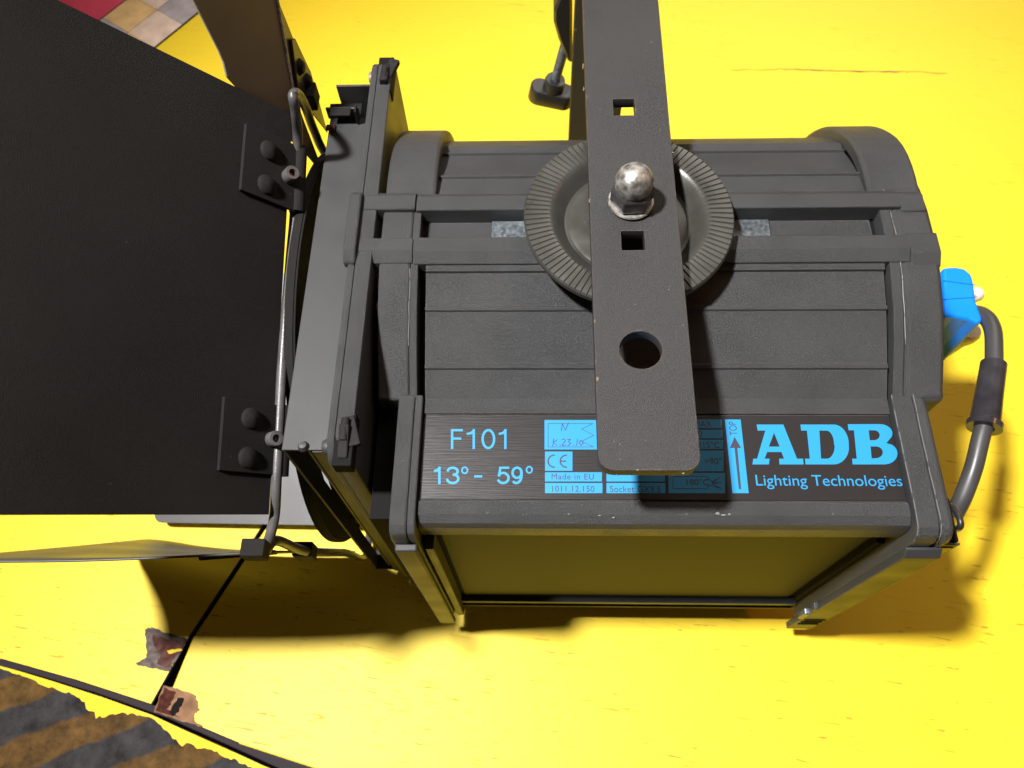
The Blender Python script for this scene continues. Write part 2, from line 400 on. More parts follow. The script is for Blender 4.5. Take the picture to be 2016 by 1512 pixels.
# ------------------------------------------------------------ the spotlight
sp = thing('theatre_spotlight', 'dark grey theatre spotlight lying on its side on the yellow floor', 'spotlight', (.05, .27, 0))
INV = Matrix.Translation((-.05, -.27, 0))
def own(o, par=sp):
    return o
YC, ZC = .278, .163
near = [(.115, .2465), (.115, .2595), (.1165, .2635), (.1205, .2662), (.1272, .2664), (.1276, .2648), (.1764, .2648), (.1767, .2662), (.1855, .2664),
        (.1992, .2735), (.1996, .2750), (.2012, .2758), (.2022, .2750), (.2282, .2862), (.2286, .2877), (.2302, .2884), (.2312, .2874), (.2492, .2925), (.2494, .2945), (.252, .2955),
        (.2675, .2965), (.2677, .2890), (.2860, .2890), (.2862, .2965), (.3005, .2950), (.3010, .2920),
        (.3180, .2888), (.3187, .2904), (.3200, .2900), (.3210, .2878), (.3465, .2765), (.3472, .2782), (.3486, .2776), (.3492, .2750),
        ]
near += [(YC + .1362 * math.sin(math.radians(t)), ZC + .1362 * math.cos(math.radians(t))) for t in (35, 40, 45, 50, 55, 60, 65, 70, 75, 80, 85)]
far = [(y, .326 - z) for y, z in reversed(near) if y > .186]
prof = near + far + [(.186, .050), (.115, .050), (.115, .060), (.1225, .061), (.1225, .2460)]
shell = prism('housing_shell', prof, -.0618, .1868, M['coat'], None)
# far lip of the box, where the base plate ends
own(prism('base_lip', [(.115, .0475), (.115, .0655), (.1224, .0655), (.1224, .0475)], -.0615, .1865, M['coat'], None, .0006))
# dark inner core closing the gaps between shell and caps
own(prism('inner_core', [(.120, .056), (.120, .2585), (.185, .2585), (.252, .288), (.300, .288), (.345, .270), (.385, .238), (.402, .163), (.385, .088), (.345, .056), (.30, .038), (.252, .038), (.185, .054)], -.088, .205, M['black'], None))
cap = [(.1835, .2690), (.1885, .2702), (.2097, .2822), (.2290, .2905), (.2500, .2963), (.2680, .2985), (.2860, .2985), (.302, .2965)]
for td in range(16, 90, 4):
    q = min(1, (td - 14) / 24); Q = .1345 + .0070 * q; cap.append((YC + Q * math.sin(math.radians(td)), ZC + Q * math.cos(math.radians(td))))
def capprof(cp): return cp + [(YC + .1415, ZC)] + [(y, .326 - z) for y, z in reversed(cp)]
own(prism('front_cap', capprof(cap), -.0876, -.0704, M['coat'], None, .0012))
cap_in = [(YC + (y - YC) * .997, ZC + (z - ZC) * .998) for y, z in cap]
own(prism('front_cap', capprof(cap_in), -.0702, -.0660, M['coat'], None, .0006))
own(prism('rear_cap', capprof(cap_in), .1893, .1948, M['coat'], None, .0006))
own(prism('rear_cap', capprof(cap), .1950, .2165, M['coat'], None, .0030))
boxp = [(.1080, .050), (.1080, .2610), (.1095, .2665), (.1135, .2696), (.1180, .2704), (.186, .2704), (.186, .050)]
own(prism('front_box_end', boxp, -.0756, -.0668, M['coat'], None, .0012))
own(prism('front_box_end', [(y + .0006 if y < .15 else y, z - .0005 if z > .1 else z) for y, z in boxp], -.0666, -.0618 - .0008, M['coat'], None, .0008))
own(prism('rear_box_end', [(y + .0004 if y < .15 else y, z - .0004 if z > .1 else z) for y, z in boxp], .1878, .1990, M['coat'], None, .0010))
own(prism('rear_box_end', boxp, .1992, .2062, M['coat'], None, .0030))
# raised arcs over the barrel on both caps
def arc(name, x0, x1, R, t0, t1):
    o = []; n = 40
    for i in range(n + 1):
        td = t0 + (t1 - t0) * i / n; t = math.radians(td); k = max(0., 1 - min(td - t0, t1 - td) / 20.); Q = R - .0082 * k ** 1.6; o.append((YC + Q * math.sin(t), ZC + Q * math.cos(t)))
    i_ = [(YC + (y - YC) * .93, ZC + (z - ZC) * .93) for y, z in reversed(o)]
    own(prism(name, o + i_, x0, x1, M['coat'], None, .0022))
arc('front_arc', -.0882, -.0590, .1430, 9.2, 170.8)
arc('rear_arc', .1866, .2155, .1430, 9.2, 170.8)
# rails
def rail(name, x0, x1, lo, hi, ch, b=.0008, top=.3010):
    p = [(lo, .2895), (lo, top - ch[0]), (lo + ch[1], top), (hi - ch[2], top), (hi, top - ch[3]), (hi, .2895)]
    own(prism(name, p, x0, x1, M['coat'], None, b))
rail('guide_rail', -.0688, .2000, .2525, .2676, (.004, .0062, .0004, .0006))
rail('guide_rail', -.0688, .2000, .2861, .3000, (.0006, .0004, .0045, .0035))
rail('rail_end', .2003, .2162, .2500, .2700, (.004, .0066, .001, .001), .0035, .3000)
rail('rail_end', .2003, .2140, .2842, .3000, (.001, .001, .0045, .0035), .0040, .3000)
rail('rail_end', -.0990, -.0692, .2530, .2672, (.004, .0062, .0006, .0006), .0007, .3012)
rail('rail_end', -.0985, -.0695, .2865, .3005, (.0006, .0006, .0045, .0035), .0007, .3016)
own(box('slot_end', (-.0990, .2668, .2840), (-.062, .2870, .2885), M['coat'], None, .0004))
own(box('slide_plate', (at(968, 440, .2915).x, .2680, .2893), (at(1515, 440, .2915).x, .2856, .2912), M['zinc'], None, .0004, label='grey zinc plated slide in the slot'))
prism('frame_tab', [(.2505, .296), (.2505, .3012), (.2565, .3050), (.2945, .3050), (.2990, .3012), (.2990, .296)], -.1066, -.0997, M['coat'], None, .0012)
# base plate details
own(box('base_plate', (-.054, .1195, .066), (.180, .1225, .240), M['base'], None, .0006))
for sgn in (0,):
    own(prism('front_leg_trim', [(.104, .036), (.104, .254), (.1083, .2540), (.1083, .036)], -.0745, -.0628, M['coat2'], None, .001))
    own(prism('front_leg_trim', [(.1090, .043), (.1090, .240), (.1190, .240), (.1190, .043)], -.0610, -.0560, M['coat2'], None, .0006))
    own(prism('rear_leg_trim', [(.1035, .030), (.1035, .249), (.1070, .2535), (.1083, .2535), (.1083, .030)], .1870, .2055, M['coat2'], None, .001))
    own(box('latch_slot', (.1822, .1160, .075), (.1868, .1220, .232), M['black'], None, .001))
    own(box('latch_tooth', (.1840, .1035, .070), (.1880, .1085, .088), M['zinc'], None, .001))
    own(box('latch_tooth', (.1845, .1035, .100), (.1875, .1085, .108), M['coat2'], None, .0006))
for k in range(3):
    own(box('trim_groove', (.1890, .1028, .052 + k * .008), (.2035, .1036, .0545 + k * .008), M['black'], None))
own(box('base_foot', (.062, .1160, .040), (.105, .1225, .0468), M['black'], None, .002))
# square front flange, two castings meeting at a seam
def xplate(name, splines, x0, x1, m, bev=.0008):
    me = shape2d(splines, (x1 - x0) / 2 - bev, bev)
    me.transform(Matrix.Translation(((x0 + x1) / 2, 0, 0)) @ Matrix(((0, 0, 1, 0), (1, 0, 0, 0), (0, 1, 0, 0), (0, 0, 0, 1))))
    autosmooth(me, 40)
    return link(name, me, m)
own(xplate('front_flange', [rrect(.1385, .0275, .4085, .2995, .012), circ(.272, .163, .118, 64)], -.1000, -.0912, M['coat'], .0012))
own(xplate('front_flange', [rrect(.1392, .0282, .4078, .2988, .012), circ(.272, .163, .118, 64)], -.1042, -.1003, M['coat'], .0008))
own(link('lens_neck', lathe([(.117, 0), (.117, .03), (.112, .03), (.112, 0)], (-.128, .272, .163), Vector((1, 0, 0)), 64), M['black']))
me = lathe([(0, .010), (.03, .0098), (.06, .008), (.09, .004), (.112, 0)], (-.116, .272, .163), Vector((-1, 0, 0)), 64)
gl = bpy.data.materials.new('lens_glass'); gl.use_nodes = True
gb = gl.node_tree.nodes['Principled BSDF']; gb.inputs['Base Color'].default_value = (.35, .4, .38, 1); gb.inputs['Roughness'].default_value = .08; gb.inputs['Metallic'].default_value = .3
own(link('lens', me, gl))
# corner clips on the flange
for (y0, z0, sg) in ((.148, .2975, 1), (.392, .2975, -1)):
    own(box('clip_recess', (-.1000, y0 - .014, .2905), (-.0905, y0 + .014, .3002), M['black'], None, .0005))
    own(box('clip', (-.0975, y0 - .010, .2965), (-.0925, y0 + .007, .3030), M['clipm'], None, .0008, rot=Matrix.Rotation(sg * .2, 3, 'X')))
    own(box('clip_arm', (-.0955, y0 - .004, .2975), (-.0890, y0 + .012, .3010), M['clipm'], None, .0006, rot=Matrix.Rotation(sg * .3, 3, 'Z')))
    o = own(link('clip_pin', lathe([(0, -.006), (.0020, -.006), (.0020, .006), (0, .006)], (-.0950, y0 + .004 * sg, .3025), Vector((0, 1, 0)), 16), M['clipm']))
own(link('corner_rivet', lathe([(0, .0035), (.003, .003), (.0042, .001), (.0042, 0)], (-.1042, .1465, .293), Vector((-1, 0, 0)), 20), M['coat2']))
own(link('corner_rivet', lathe([(0, .0035), (.003, .003), (.0042, .001), (.0042, 0)], (-.1042, .398, .291), Vector((-1, 0, 0)), 20), M['steel']))
# sheet metal channel in front of the flange that takes the colour frame
xa0, xb0 = -.1275, -.1044
box('gel_channel', (xa0, .1445, .2925), (xb0, .3620, .2940), M['coat2'], None, .0004)
box('gel_channel', (xa0, .1445, .040), (xa0 + .0015, .1560, .2922), M['coat2'], None, .0003)
box('gel_channel', (-.1150, .1445, .050), (-.1136, .1560, .2922), M['coat2'], None, .0003)
box('gel_channel', (-.1126, .1440, .034), (xb0, .1452, .2922), M['coat2'], None, .0003)
box('gel_channel', (xa0, .3900, .040), (xb0, .3915, .2922), M['coat2'], None, .0003)
box('gel_channel', (xa0, .1445, .036), (xb0, .3915, .0375), M['coat2'], None, .0003)
link('corner_rivet', lathe([(0, .003), (.0018, .0027), (.0027, .001), (.0029, 0)], (at(598, 877, .294).x, .1462, .2940), Vector((0, 0, 1)), 20), M['coat2'])
# top latch bracket
q0 = at(643, 205, .30); q1 = at(704, 228, .30)
box('latch_bracket', (q0.x, .3625, .2925), (q1.x, .3640, .3010), M['coat2'], None, .0003)
box('latch_bracket', (q0.x, .3640, .2925), (q1.x, .3740, .2938), M['matt'], None, .0003)
box('latch_bracket', (q0.x + .0035, .3560, .3012), (q1.x - .004, .3624, .3024), M['matt'], None, .0005)
box('latch_bracket', (q1.x - .0012, .3560, .2945), (q1.x, .3624, .3050), M['matt'], None, .0003)
box('red_seal', (q0.x, .3510, .2942), (q0.x + .006, .3555, .2957), M['seal'], None, .0008)

# ------------------------------------------------------------ name plate
PZ = .2656
L0 = at(829, 980, PZ); L1 = at(1768, 816, PZ)
PX0, PX1, PY0, PY1 = -.0605, .1866, .1288, .1758
plate_o = own(box('name_plate', (PX0, PY0, .2650), (PX1, PY1, PZ), M['plate'], None))
def lp(u, v): p = at(u, v, PZ); return (p.x, p.y)
lift = [0]
def put(name, splines, m, layer=1):
    me = shape2d(splines, 0.)
    lift[0] += 1
    me.transform(Matrix.Translation((0, 0, PZ + .00006 * layer + .0000004 * lift[0])))
    o = link(name, me, m); o.parent = plate_o; return o
def poly(name, pts, m, layer=1, holes=()):
    return put(name, [[lp(*p) for p in pts]] + [[lp(*p) for p in h] for h in holes], m, layer)
def rect(name, u0, v0, u1, v1, m, layer=1): return poly(name, [(u0, v1), (u1, v1), (u1, v0), (u0, v0)], m, layer)
def text(s, u0, v0, u1, v1, m, layer=1, space=1., rot=0, bold=0., name='lettering'):
    cu = bpy.data.curves.new('t', 'FONT'); cu.body = s; cu.size = 1; cu.space_character = space; cu.offset = bold
    o = bpy.data.objects.new('t', cu); COL.objects.link(o)
    dg = bpy.context.evaluated_depsgraph_get(); dg.update(); me = bpy.data.meshes.new_from_object(o.evaluated_get(dg)); bpy.data.objects.remove(o)
    me.materials.clear(); me.transform(Matrix.Rotation(rot, 4, 'Z'))
    xs = [v.co.x for v in me.vertices]; ys = [v.co.y for v in me.vertices]
    X0, Y0 = lp(u0, v1); X1, Y1 = lp(u1, v0); X0b, _ = lp(u0, v0)
    sx = (X1 - X0) / (max(xs) - min(xs)); sy = (Y1 - Y0) / (max(ys) - min(ys))
    lift[0] += 1
    me.transform(Matrix.Translation((X0, Y0, PZ + .00006 * layer + .0000004 * lift[0])) @ Matrix.Diagonal((sx, sy, 1, 1)) @ Matrix.Translation((-min(xs), -min(ys), 0)))
    o = link(name, me, m); o.parent = plate_o; return o
C_, P_ = M['cyan'], M['print']
rect('print_block', 1072, 827, 1182, 885, C_)
def line(pts, w, m, layer=2, cyc=True, name='lettering'):
    pts = [Vector((*lp(*p), 0)) for p in pts]; n = len(pts); v = []; f = []
    for i in range(n if cyc else n - 1):
        a = pts[i]; b = pts[(i + 1) % n]; d = (b - a).normalized(); q = Vector((-d.y, d.x, 0)) * w; e = d * w
        k = len(v); v += [a - e - q, b + e - q, b + e + q, a - e + q]; f.append((k, k + 1, k + 2, k + 3))
    lift[0] += 1; z = PZ + .00006 * layer + .0000004 * lift[0]
    o = link(name, mesh([(p.x, p.y, z + .0000015 * (i // 4)) for i, p in enumerate(v)], f), m); o.parent = plate_o; return o
def glyph(ch, u0, v0, u1, v1, w):
    ell = lambda cx, cy, rx, ry, a0, a1, n=16: [(cx + rx * math.cos(math.radians(a0 + (a1 - a0) * i / n)), cy + ry * math.sin(math.radians(a0 + (a1 - a0) * i / n))) for i in range(n + 1)]
    G = {'F': [[(.1, 0), (.1, 1), (1, 1)], [(.1, .53), (.85, .53)]],
         '1': [[(.72, 0), (.72, 1)], [(.12, .80), (.45, .84), (.70, .97)]],
         '0': [ell(.5, .5, .45, .5, 0, 360, 28)],
         '3': [ell(.47, .76, .40, .24, 165, -70), ell(.47, .28, .46, .28, 78, -165)],
         '5': [[(.88, 1), (.22, 1), (.12, .50)], ell(.46, .33, .46, .33, 140, -150, 20)],
         '9': [ell(.5, .67, .44, .33, 0, 360, 24), ell(.42, .52, .52, .52, 20, -118, 16)],
         '-': [[(0, .5), (1, .5)]]}[ch]
    for st in G:
        line([(u0 + x * (u1 - u0), v1 + y * (v0 - v1)) for x, y in st], w, C_, 1, False)
W_ = .00062
for ch, a, b in (('F', 888, 909), ('1', 919, 938), ('0', 949, 974), ('1', 982, 1000)): glyph(ch, a, 847, b, 882, W_)
for ch, a, b in (('1', 855, 869), ('3', 880, 904), ('5', 980, 1003), ('9', 1008, 1028)): glyph(ch, a, 921, b, 951, W_)
glyph('0', 909, 920, 921, 932, .0004); glyph('0', 1036, 919, 1048, 931, .0004); glyph('-', 936, 930, 947, 946, W_)
line([(1079, 834), (1167, 834), (1145, 845), (1169, 857), (1145, 869), (1168, 880), (1079, 880)], .00014, P_)
line([(1105, 848), (1107, 834), (1113, 847), (1119, 833)], .00018, M['ink'], 3, False, 'handwriting')
for s in ([(1090, 864), (1088, 878)], [(1097, 866), (1089, 871), (1096, 877)], [(1102, 876), (1103, 877)],
          [(1106, 866), (1111, 864), (1113, 868), (1106, 877), (1114, 877)], [(1117, 865), (1123, 865), (1119, 870), (1124, 873), (1118, 878)],
          [(1129, 876), (1130, 877)], [(1137, 865), (1135, 877)], [(1143, 867), (1140, 872), (1144, 877), (1148, 872), (1143, 867)]):
    line(s, .00018, M['ink'], 3, False, 'handwriting')
rect('print_block', 1073, 889, 1127, 927, C_)
def arcline(cx, cy, rx, ry, a0, a1, w, extra=()):
    pts = [(cx + rx * math.cos(math.radians(a0 + (a1 - a0) * i / 14)), cy - ry * math.sin(math.radians(a0 + (a1 - a0) * i / 14))) for i in range(15)]
    line(pts, w, P_, 2, False)
arcline(1092, 908, 13, 12, 95, 265, .00036)
arcline(1116, 908, 13, 12, 95, 265, .00036); line([(1104, 908), (1113, 908)], .00036, P_, 2, False)
rect('print_block', 1073, 930, 1185, 948, C_); text('Made in EU', 1086, 933, 1169, 944, P_, 2, 1.1)
rect('print_block', 1073, 951, 1186, 971, C_); text('1011.12.150', 1087, 957, 1170, 968, P_, 2, 1.05)
rect('print_block', 1194, 930, 1309, 948, C_); rect('print_block', 1194, 951, 1310, 971, C_)
text('Socket GX9.5', 1201, 957, 1300, 969, P_, 2, 1.05)
rect('print_block', 1190, 827, 1309, 927, C_)
for (v0, v1) in ((826, 843), (846, 863), (866, 884), (887, 928), (931, 971)):
    rect('print_block', 1316, v0, 1421 + (v0 - 826) * .06, v1, C_)
text('MAX', 1368, 829, 1400, 840, P_, 2); text('max 40', 1330, 849, 1382, 860, P_, 2); text('215°C', 1374, 870, 1416, 882, P_, 2)
text('=90°', 1388, 901, 1420, 914, P_, 2); text('180°C', 1352, 943, 1395, 955, P_, 2)
line([(1325, 938), (1390, 938), (1402, 948), (1420, 938), (1402, 950), (1422, 950), (1402, 952), (1420, 962), (1398, 955), (1390, 962), (1325, 962)], .00012, P_)
poly('print_block', [(1427, 826), (1458, 826), (1474, 971), (1442, 971)], C_)
text('TOP', 1437, 830, 1449, 857, P_, 2, rot=math.pi / 2)
poly('lettering', [(1446, 860), (1459, 882), (1451.5, 882), (1459, 963), (1454.5, 963), (1446, 882), (1437, 882)], P_, 2)
def zz(x, y): return (1400 + x * .30556, 780 + y * .30556)
def zs(p): return [zz(*q) for q in p]
def curve(c, rx, ry, a0, a1, n=8): return [(c[0] + rx * math.cos(math.radians(a0 + (a1 - a0) * i / n)), c[1] - ry * math.sin(math.radians(a0 + (a1 - a0) * i / n))) for i in range(n + 1)]
poly('lettering', zs([(293, 183), (465, 183), (553, 403), (592, 403), (596, 440), (440, 440), (438, 403), (470, 403), (453, 360), (361, 360), (344, 403), (376, 403), (372, 440), (266, 440), (272, 403), (296, 403), (349, 222), (300, 222)]), C_, 1, [zs([(372, 325), (441, 325), (405, 236)])])
poly('lettering', zs([(575, 183)] + curve((790, 312), 97, 129, 88, 10) + curve((790, 330), 98, 110, -5, -88) + [(608, 440), (605, 403), (636, 403), (617, 222), (580, 222)]), C_, 1,
     [zs([(697, 222)] + curve((742, 312), 50, 90, 85, 0) + curve((746, 320), 50, 83, 0, -88) + [(708, 403)])])
poly('lettering', zs([(880, 181)] + curve((1085, 240), 83, 60, 90, -40) + [(1128, 303)] + curve((1115, 370), 86, 70, 55, -85) + [(912, 440), (908, 403), (938, 403), (920, 220), (885, 220)]), C_, 1,
     [zs([(1015, 220)] + curve((1050, 252), 36, 32, 85, -85) + [(1022, 284)]), zs([(1027, 324)] + curve((1062, 362), 44, 38, 85, -85) + [(1034, 401)])])
text('Lighting Technologies', 1490, 936, 1773, 963, C_, space=1.0)

M['seam'] = mat('worn_casting_seam', (.05, .05, .05), .5, fleck=((.13, .13, .125), 260, .40))
def seamline(x, pts):
    link('seam', tube([Vector((x + random.uniform(-.00025, .00025), y, z)) for y, z in pts], .00030, 6), M['seam'])
def fine(P, k=4): return [(P[i][0] + (P[i + 1][0] - P[i][0]) * j / k, P[i][1] + (P[i + 1][1] - P[i][1]) * j / k) for i in range(len(P) - 1) for j in range(k)] + [P[-1]]
seamline(.1949, fine([p for p in cap if .1885 < p[0] < .31]))
seamline(-.0703, fine([p for p in cap if .1885 < p[0] < .26]))
seamline(.1991, fine([(.1085, .262), (.1100, .2667), (.1137, .2697), (.1182, .2705), (.150, .2705), (.186, .2705)]))
seamline(.1879, fine([(.1089, .262), (.1103, .2663), (.1139, .2692), (.1184, .2701), (.150, .2701), (.186, .2701)]))
for yy in (.2010, .2292):
    pass
box('vent_fin', (-.0925, .2483, .268), (-.0885, .2555, .280), M['steel2'], None, .0003)
box('vent_fin', (-.0925, .2352, .262), (-.0885, .2410, .278), M['steel2'], None, .0003)
# ------------------------------------------------------------ tilt discs and yoke
DX, DY = .0488, .2750
dp = [(0, .0000), (.030, .0000), (.0325, -.0006), (.0345, -.0002), (.0375, .0028), (.0405, .0062), (.0425, .0074), (.0440, .0078), (.0560, .0072), (.0568, .0060), (.0566, .0030), (.054, .0045), (.043, .0050), (.036, -.001), (.030, -.003), (0, -.003)]
def ribbed_disc(c, ax):
    n = 800; prof2 = dp; axis = Vector((0, 0, ax)); v = []; f = []
    for j, (r, h) in enumerate(prof2):
        for i in range(n):
            t = 2 * math.pi * i / n; hh = h
            if 7 <= j <= 8 and i % 8 == 0: hh += .0007
            v.append(Vector(c) + Vector((math.cos(t) * r, math.sin(t) * r, ax * hh)))
    for j in range(len(prof2) - 1):
        for i in range(n): f.append((j * n + i, j * n + (i + 1) % n, (j + 1) * n + (i + 1) % n, (j + 1) * n + i))
    me = mesh(v, f)
    bm = bmesh.new(); bm.from_mesh(me); bmesh.ops.remove_doubles(bm, verts=bm.verts, dist=.00001); bm.to_mesh(me); bm.free(); autosmooth(me, 20)
    return me
d1 = own(link('tilt_disc', ribbed_disc((DX, DY, .3035), 1), M['dish']))
d2 = own(link('tilt_disc', ribbed_disc((DX, DY, .326 - .3035), -1), M['dish']))
for dx in (-.0205, .0215):
    o = link('ejector_mark', lathe([(0, .0003), (.0033, .0003), (.0036, 0)], (DX + dx, DY + .002, .3036), Vector((0, 0, 1)), 24), M['dish']); o.parent = d1
# yoke
sq = lambda x, y, h: [(x - h, y - h), (x - h, y + h), (x + h, y + h), (x + h, y - h)]
me = shape2d([rrect(.0272, .1235, .0718, .5210, .0065), sq(.0478, .3374, .0064), sq(.0482, .2470, .0063), circ(.0487, .1838, .0105, 36)[::-1]], .0030, .0004)
me.transform(Matrix.Translation((0, 0, .3220))); autosmooth(me, 40)
yk = own(link('yoke', me, M['bar']))
own(box('yoke_arm', (.0272, .1235, .0012), (.0718, .5210, .0080), M['bar'], yk, .001))
own(box('yoke_crossbar', (.0272, .5215, .0012), (.0718, .5285, .3254), M['bar'], yk, .001))
own(link('pivot_bolt', lathe([(.006, -.02), (.006, .0165), (.0106, .0165), (.0108, .0168), (.0108, .0178), (.0106, .0181), (0, .0181)], (DX - .0006, DY - .0045, .3085), n=32), M['zinc']))
NC = (DX - .0006, DY - .0045, .3266)
own(link('nut', lathe([(.0118, 0), (.0121, .0008), (.0116, .0015), (0, .0015)], NC, n=36), M['steel']))
hx = lathe([(0, .0015), (.0098, .0015), (.0114, .0026), (.0114, .0105), (.0090, .0134), (0, .0134)], NC, n=6, ref=Vector((.45, .89, 0)))
own(link('nut', hx, M['nutdark'], bevel=.0006))
own(link('nut_dome', lathe([(.0094, .0125), (.0098, .0160)] + [(.0098 * math.cos(math.radians(a)), .0160 + .0094 * math.sin(math.radians(a))) for a in range(6, 91, 6)], NC, n=40), M['steel']))

M['chip'] = mat('bare_chipped_metal', (.20, .20, .20), .5, mott=.3, ms=900)
M['chip2'] = mat('brown_chipped_primer', (.16, .10, .06), .6, mott=.4, ms=900)
def chips(name, spots, z, m, parent):
    v = []; f = []
    for (u, vv, w, h) in spots:
        k = len(v); n = 9
        for i in range(n):
            t = 2 * math.pi * i / n; q = random.uniform(.45, 1.1)
            v.append(at(u + math.cos(t) * w * q, vv + math.sin(t) * h * q, z))
        f.append(tuple(range(k, k + n)))
    o = link(name, mesh(v, f), m); o['kind'] = 'stuff'
    if parent is not None: o.parent = parent
    return o
chips('paint_chips', [(1413, 1011, 5, 3), (1424, 1014, 7, 2.5), (1436, 1012, 3, 2), (1208, 1019, 4, 2), (1030, 1014, 2, 1), (1352, 1012, 2, 1.2), (1120, 1012, 3, 1), (960, 1010, 2, 1), (1640, 1012, 2, 1), (1180, 1015, 3, 1)], .26665, M['chip'], None)
chips('paint_chips', [(1148, 130, 1.6, 9), (1149, 175, 1.5, 6), (1160, 395, 1.6, 5), (1171, 632, 1.6, 4), (1176, 745, 3, 5), (1209, 868, 1, 3), (1220, 874, 1, 3), (1282, 83, 4, 1)], .32545, M['chip2'], yk)
chips('paint_chips', [(1325, 300, 2.5, 1.2), (1317, 570, 1.5, 1), (1345, 640, 1, 1), (1221, 904, 1.4, 1), (1300, 255, 1.2, 1), (1250, 600, 1, 1), (1255, 925, 3, 1.2), (1345, 932, 4, 1.4)], .32545, M['chip'], yk)
# rear: cable clamp ring, terminal box and sticker
own(box('terminal_box', (.2066, .1122, .150), (.2170, .136, .2490), M['black'], None, .001))
tp = own(box('terminal_box_plate', (.2050, .1108, .2230), (.2175, .1120, .2485), M['coat2'], None, .0006))
own(box('sticker', (.2085, .1102, .2270), (.2155, .1107, .2440), M['sticker'], tp))
own(link('rear_dome', lathe([(.090, 0), (.086, .012), (.070, .022), (.040, .028), (0, .030)], (.2166, .270, .150), Vector((1, 0, 0)), 48), M['coat2']))
own(box('rear_foot', (.2166, .200, .060), (.2270, .330, .110), M['black'], None, .004))
rp = [atX(u, v, .2230) for u, v in ((1862, 994), (1876, 1000), (1888, 1018), (1891, 1036), (1880, 1042))]
own(link('cable_ring', tube(spline([Vector((.2170, rp[0].y, rp[0].z))] + rp + [Vector((.218, rp[-1].y, rp[-1].z))], 6), .0017), M['knob']))
# all spotlight pieces so far become its parts
for o in list(COL.objects):
    if o.parent is None and o.type == 'MESH' and 'kind' not in o and o is not sp:
        o.parent = sp; o.matrix_parent_inverse = INV

# ------------------------------------------------------------ barn doors, turned 18 degrees in their holder
bd = thing('barn_doors', 'black barn doors with open leaves on a wire frame at the lens end', 'barn doors', (-.134, .272, .028))
BINV = Matrix.Translation((.134, -.272, -.028))
def bown(o):
    o.parent = bd; o.matrix_parent_inverse = BINV; return o
PH = math.radians(17); AL = math.radians(56)
R = Vector((0, math.cos(PH), math.sin(PH))); Sv = Vector((0, -math.sin(PH), math.cos(PH)))
D = Vector((-math.cos(AL), 0, 0)) + Sv * math.sin(AL)
ring = xplate('ring', [circ(0, 0, .134, 96), circ(0, 0, .112, 72)], -.1345, -.1325, M['matt'], .0003)
ring.data.transform(Matrix.Translation((0, .272, .163))); bown(ring)
ring2 = link('ring', lathe([(.1335, 0), (.1350, .0006), (.1350, .0052), (.1330, .0056), (.1330, 0)], (-.1390, .272, .163), Vector((1, 0, 0)), 96), M['matt']); bown(ring2)
X0 = -.142
loop = [atX(577, 188, X0 + .010), atX(582, 220, X0 + .009), atX(586, 270, X0 + .005)]
for (u, v) in ((584, 340), (579, 434), (571, 520), (557, 700), (550, 830), (544, 950)): loop.append(atX(u, v, X0 + .002))
loop += [atX(541, 1010, X0), atX(533, 1050, X0), atX(524, 1082, X0)]
e = loop[-1]
c3 = at(742, 1090, .02); c3.x = X0 + .003
c4 = Vector((X0, .205, .012)); c5 = Vector((X0, .432, .082)); c6 = Vector((X0, .405, .150)); 
loop += [e + Vector((.001, .008, -.012)), e.lerp(c3, .3), e.lerp(c3, .7), c3, c4.lerp(c5, .05), c4.lerp(c5, .5), c4.lerp(c5, .92), c5 + Vector((0, .002, .012)), atX(650, 318, X0 + .001), atX(618, 256, X0 + .001), atX(602, 212, X0 + .004), atX(587, 186, X0 + .008)]
wf = bown(link('wire_frame', tube(spline(loop, 7, True), .0028, 14, True), M['rod']))
# main leaf
pm = loop[5].copy(); pm = atX(563, 640, -.1400)
n1 = R.cross(D); n1 = n1 if n1.x > 0 else -n1
def P1(u, v, off=0.): return onplane(u, v, pm + n1 * off, n1)
a = P1(577, 226); b = P1(530, 1013); Lf = .162
leaf1 = bown(slab('leaf', round_poly([a, b, b + D * Lf, a + D * Lf], [0, 0, .006, .006]), n1, .0012, M['matt'], None, .0003, label='large matt black leaf facing up'))
def hinge(corners, rivs, scr, sleeve):
    h = slab('hinge_plate', [P1(u, v, .0024) for u, v in corners], n1, .0022, M['matt'], None, .0003)
    h.parent = leaf1
    s0, s1 = [P1(u, v, .0005) for u, v in sleeve]
    s = link('hinge_sleeve', tube([s0, s1], .0043, 20), M['matt']); s.parent = leaf1
    for (u, v) in rivs:
        c = P1(u, v, .0023)
        r = link('rivet', lathe([(0, .0034), (.003, .0030), (.0050, .0018), (.0058, 0)], c, n1, 24), M['matt']); r.parent = leaf1
    c = P1(*scr, .002)
    r = link('screw', lathe([(.0040, 0), (.0041, .0078), (.0037, .0084), (.0021, .0084), (.0021, .0050), (0, .0050)], c, (n1 + D * .35).normalized(), 24), M['rod']); r.parent = leaf1
hinge([(485, 242), (594, 290), (584, 417), (474, 373)], [(529, 297), (524, 364)], (566, 349), [(590, 290), (584, 418)])
hinge([(442, 780), (556, 799), (550, 936), (431, 926)], [(493, 824), (487, 901)], (534, 865), [(560, 799), (552, 938)])
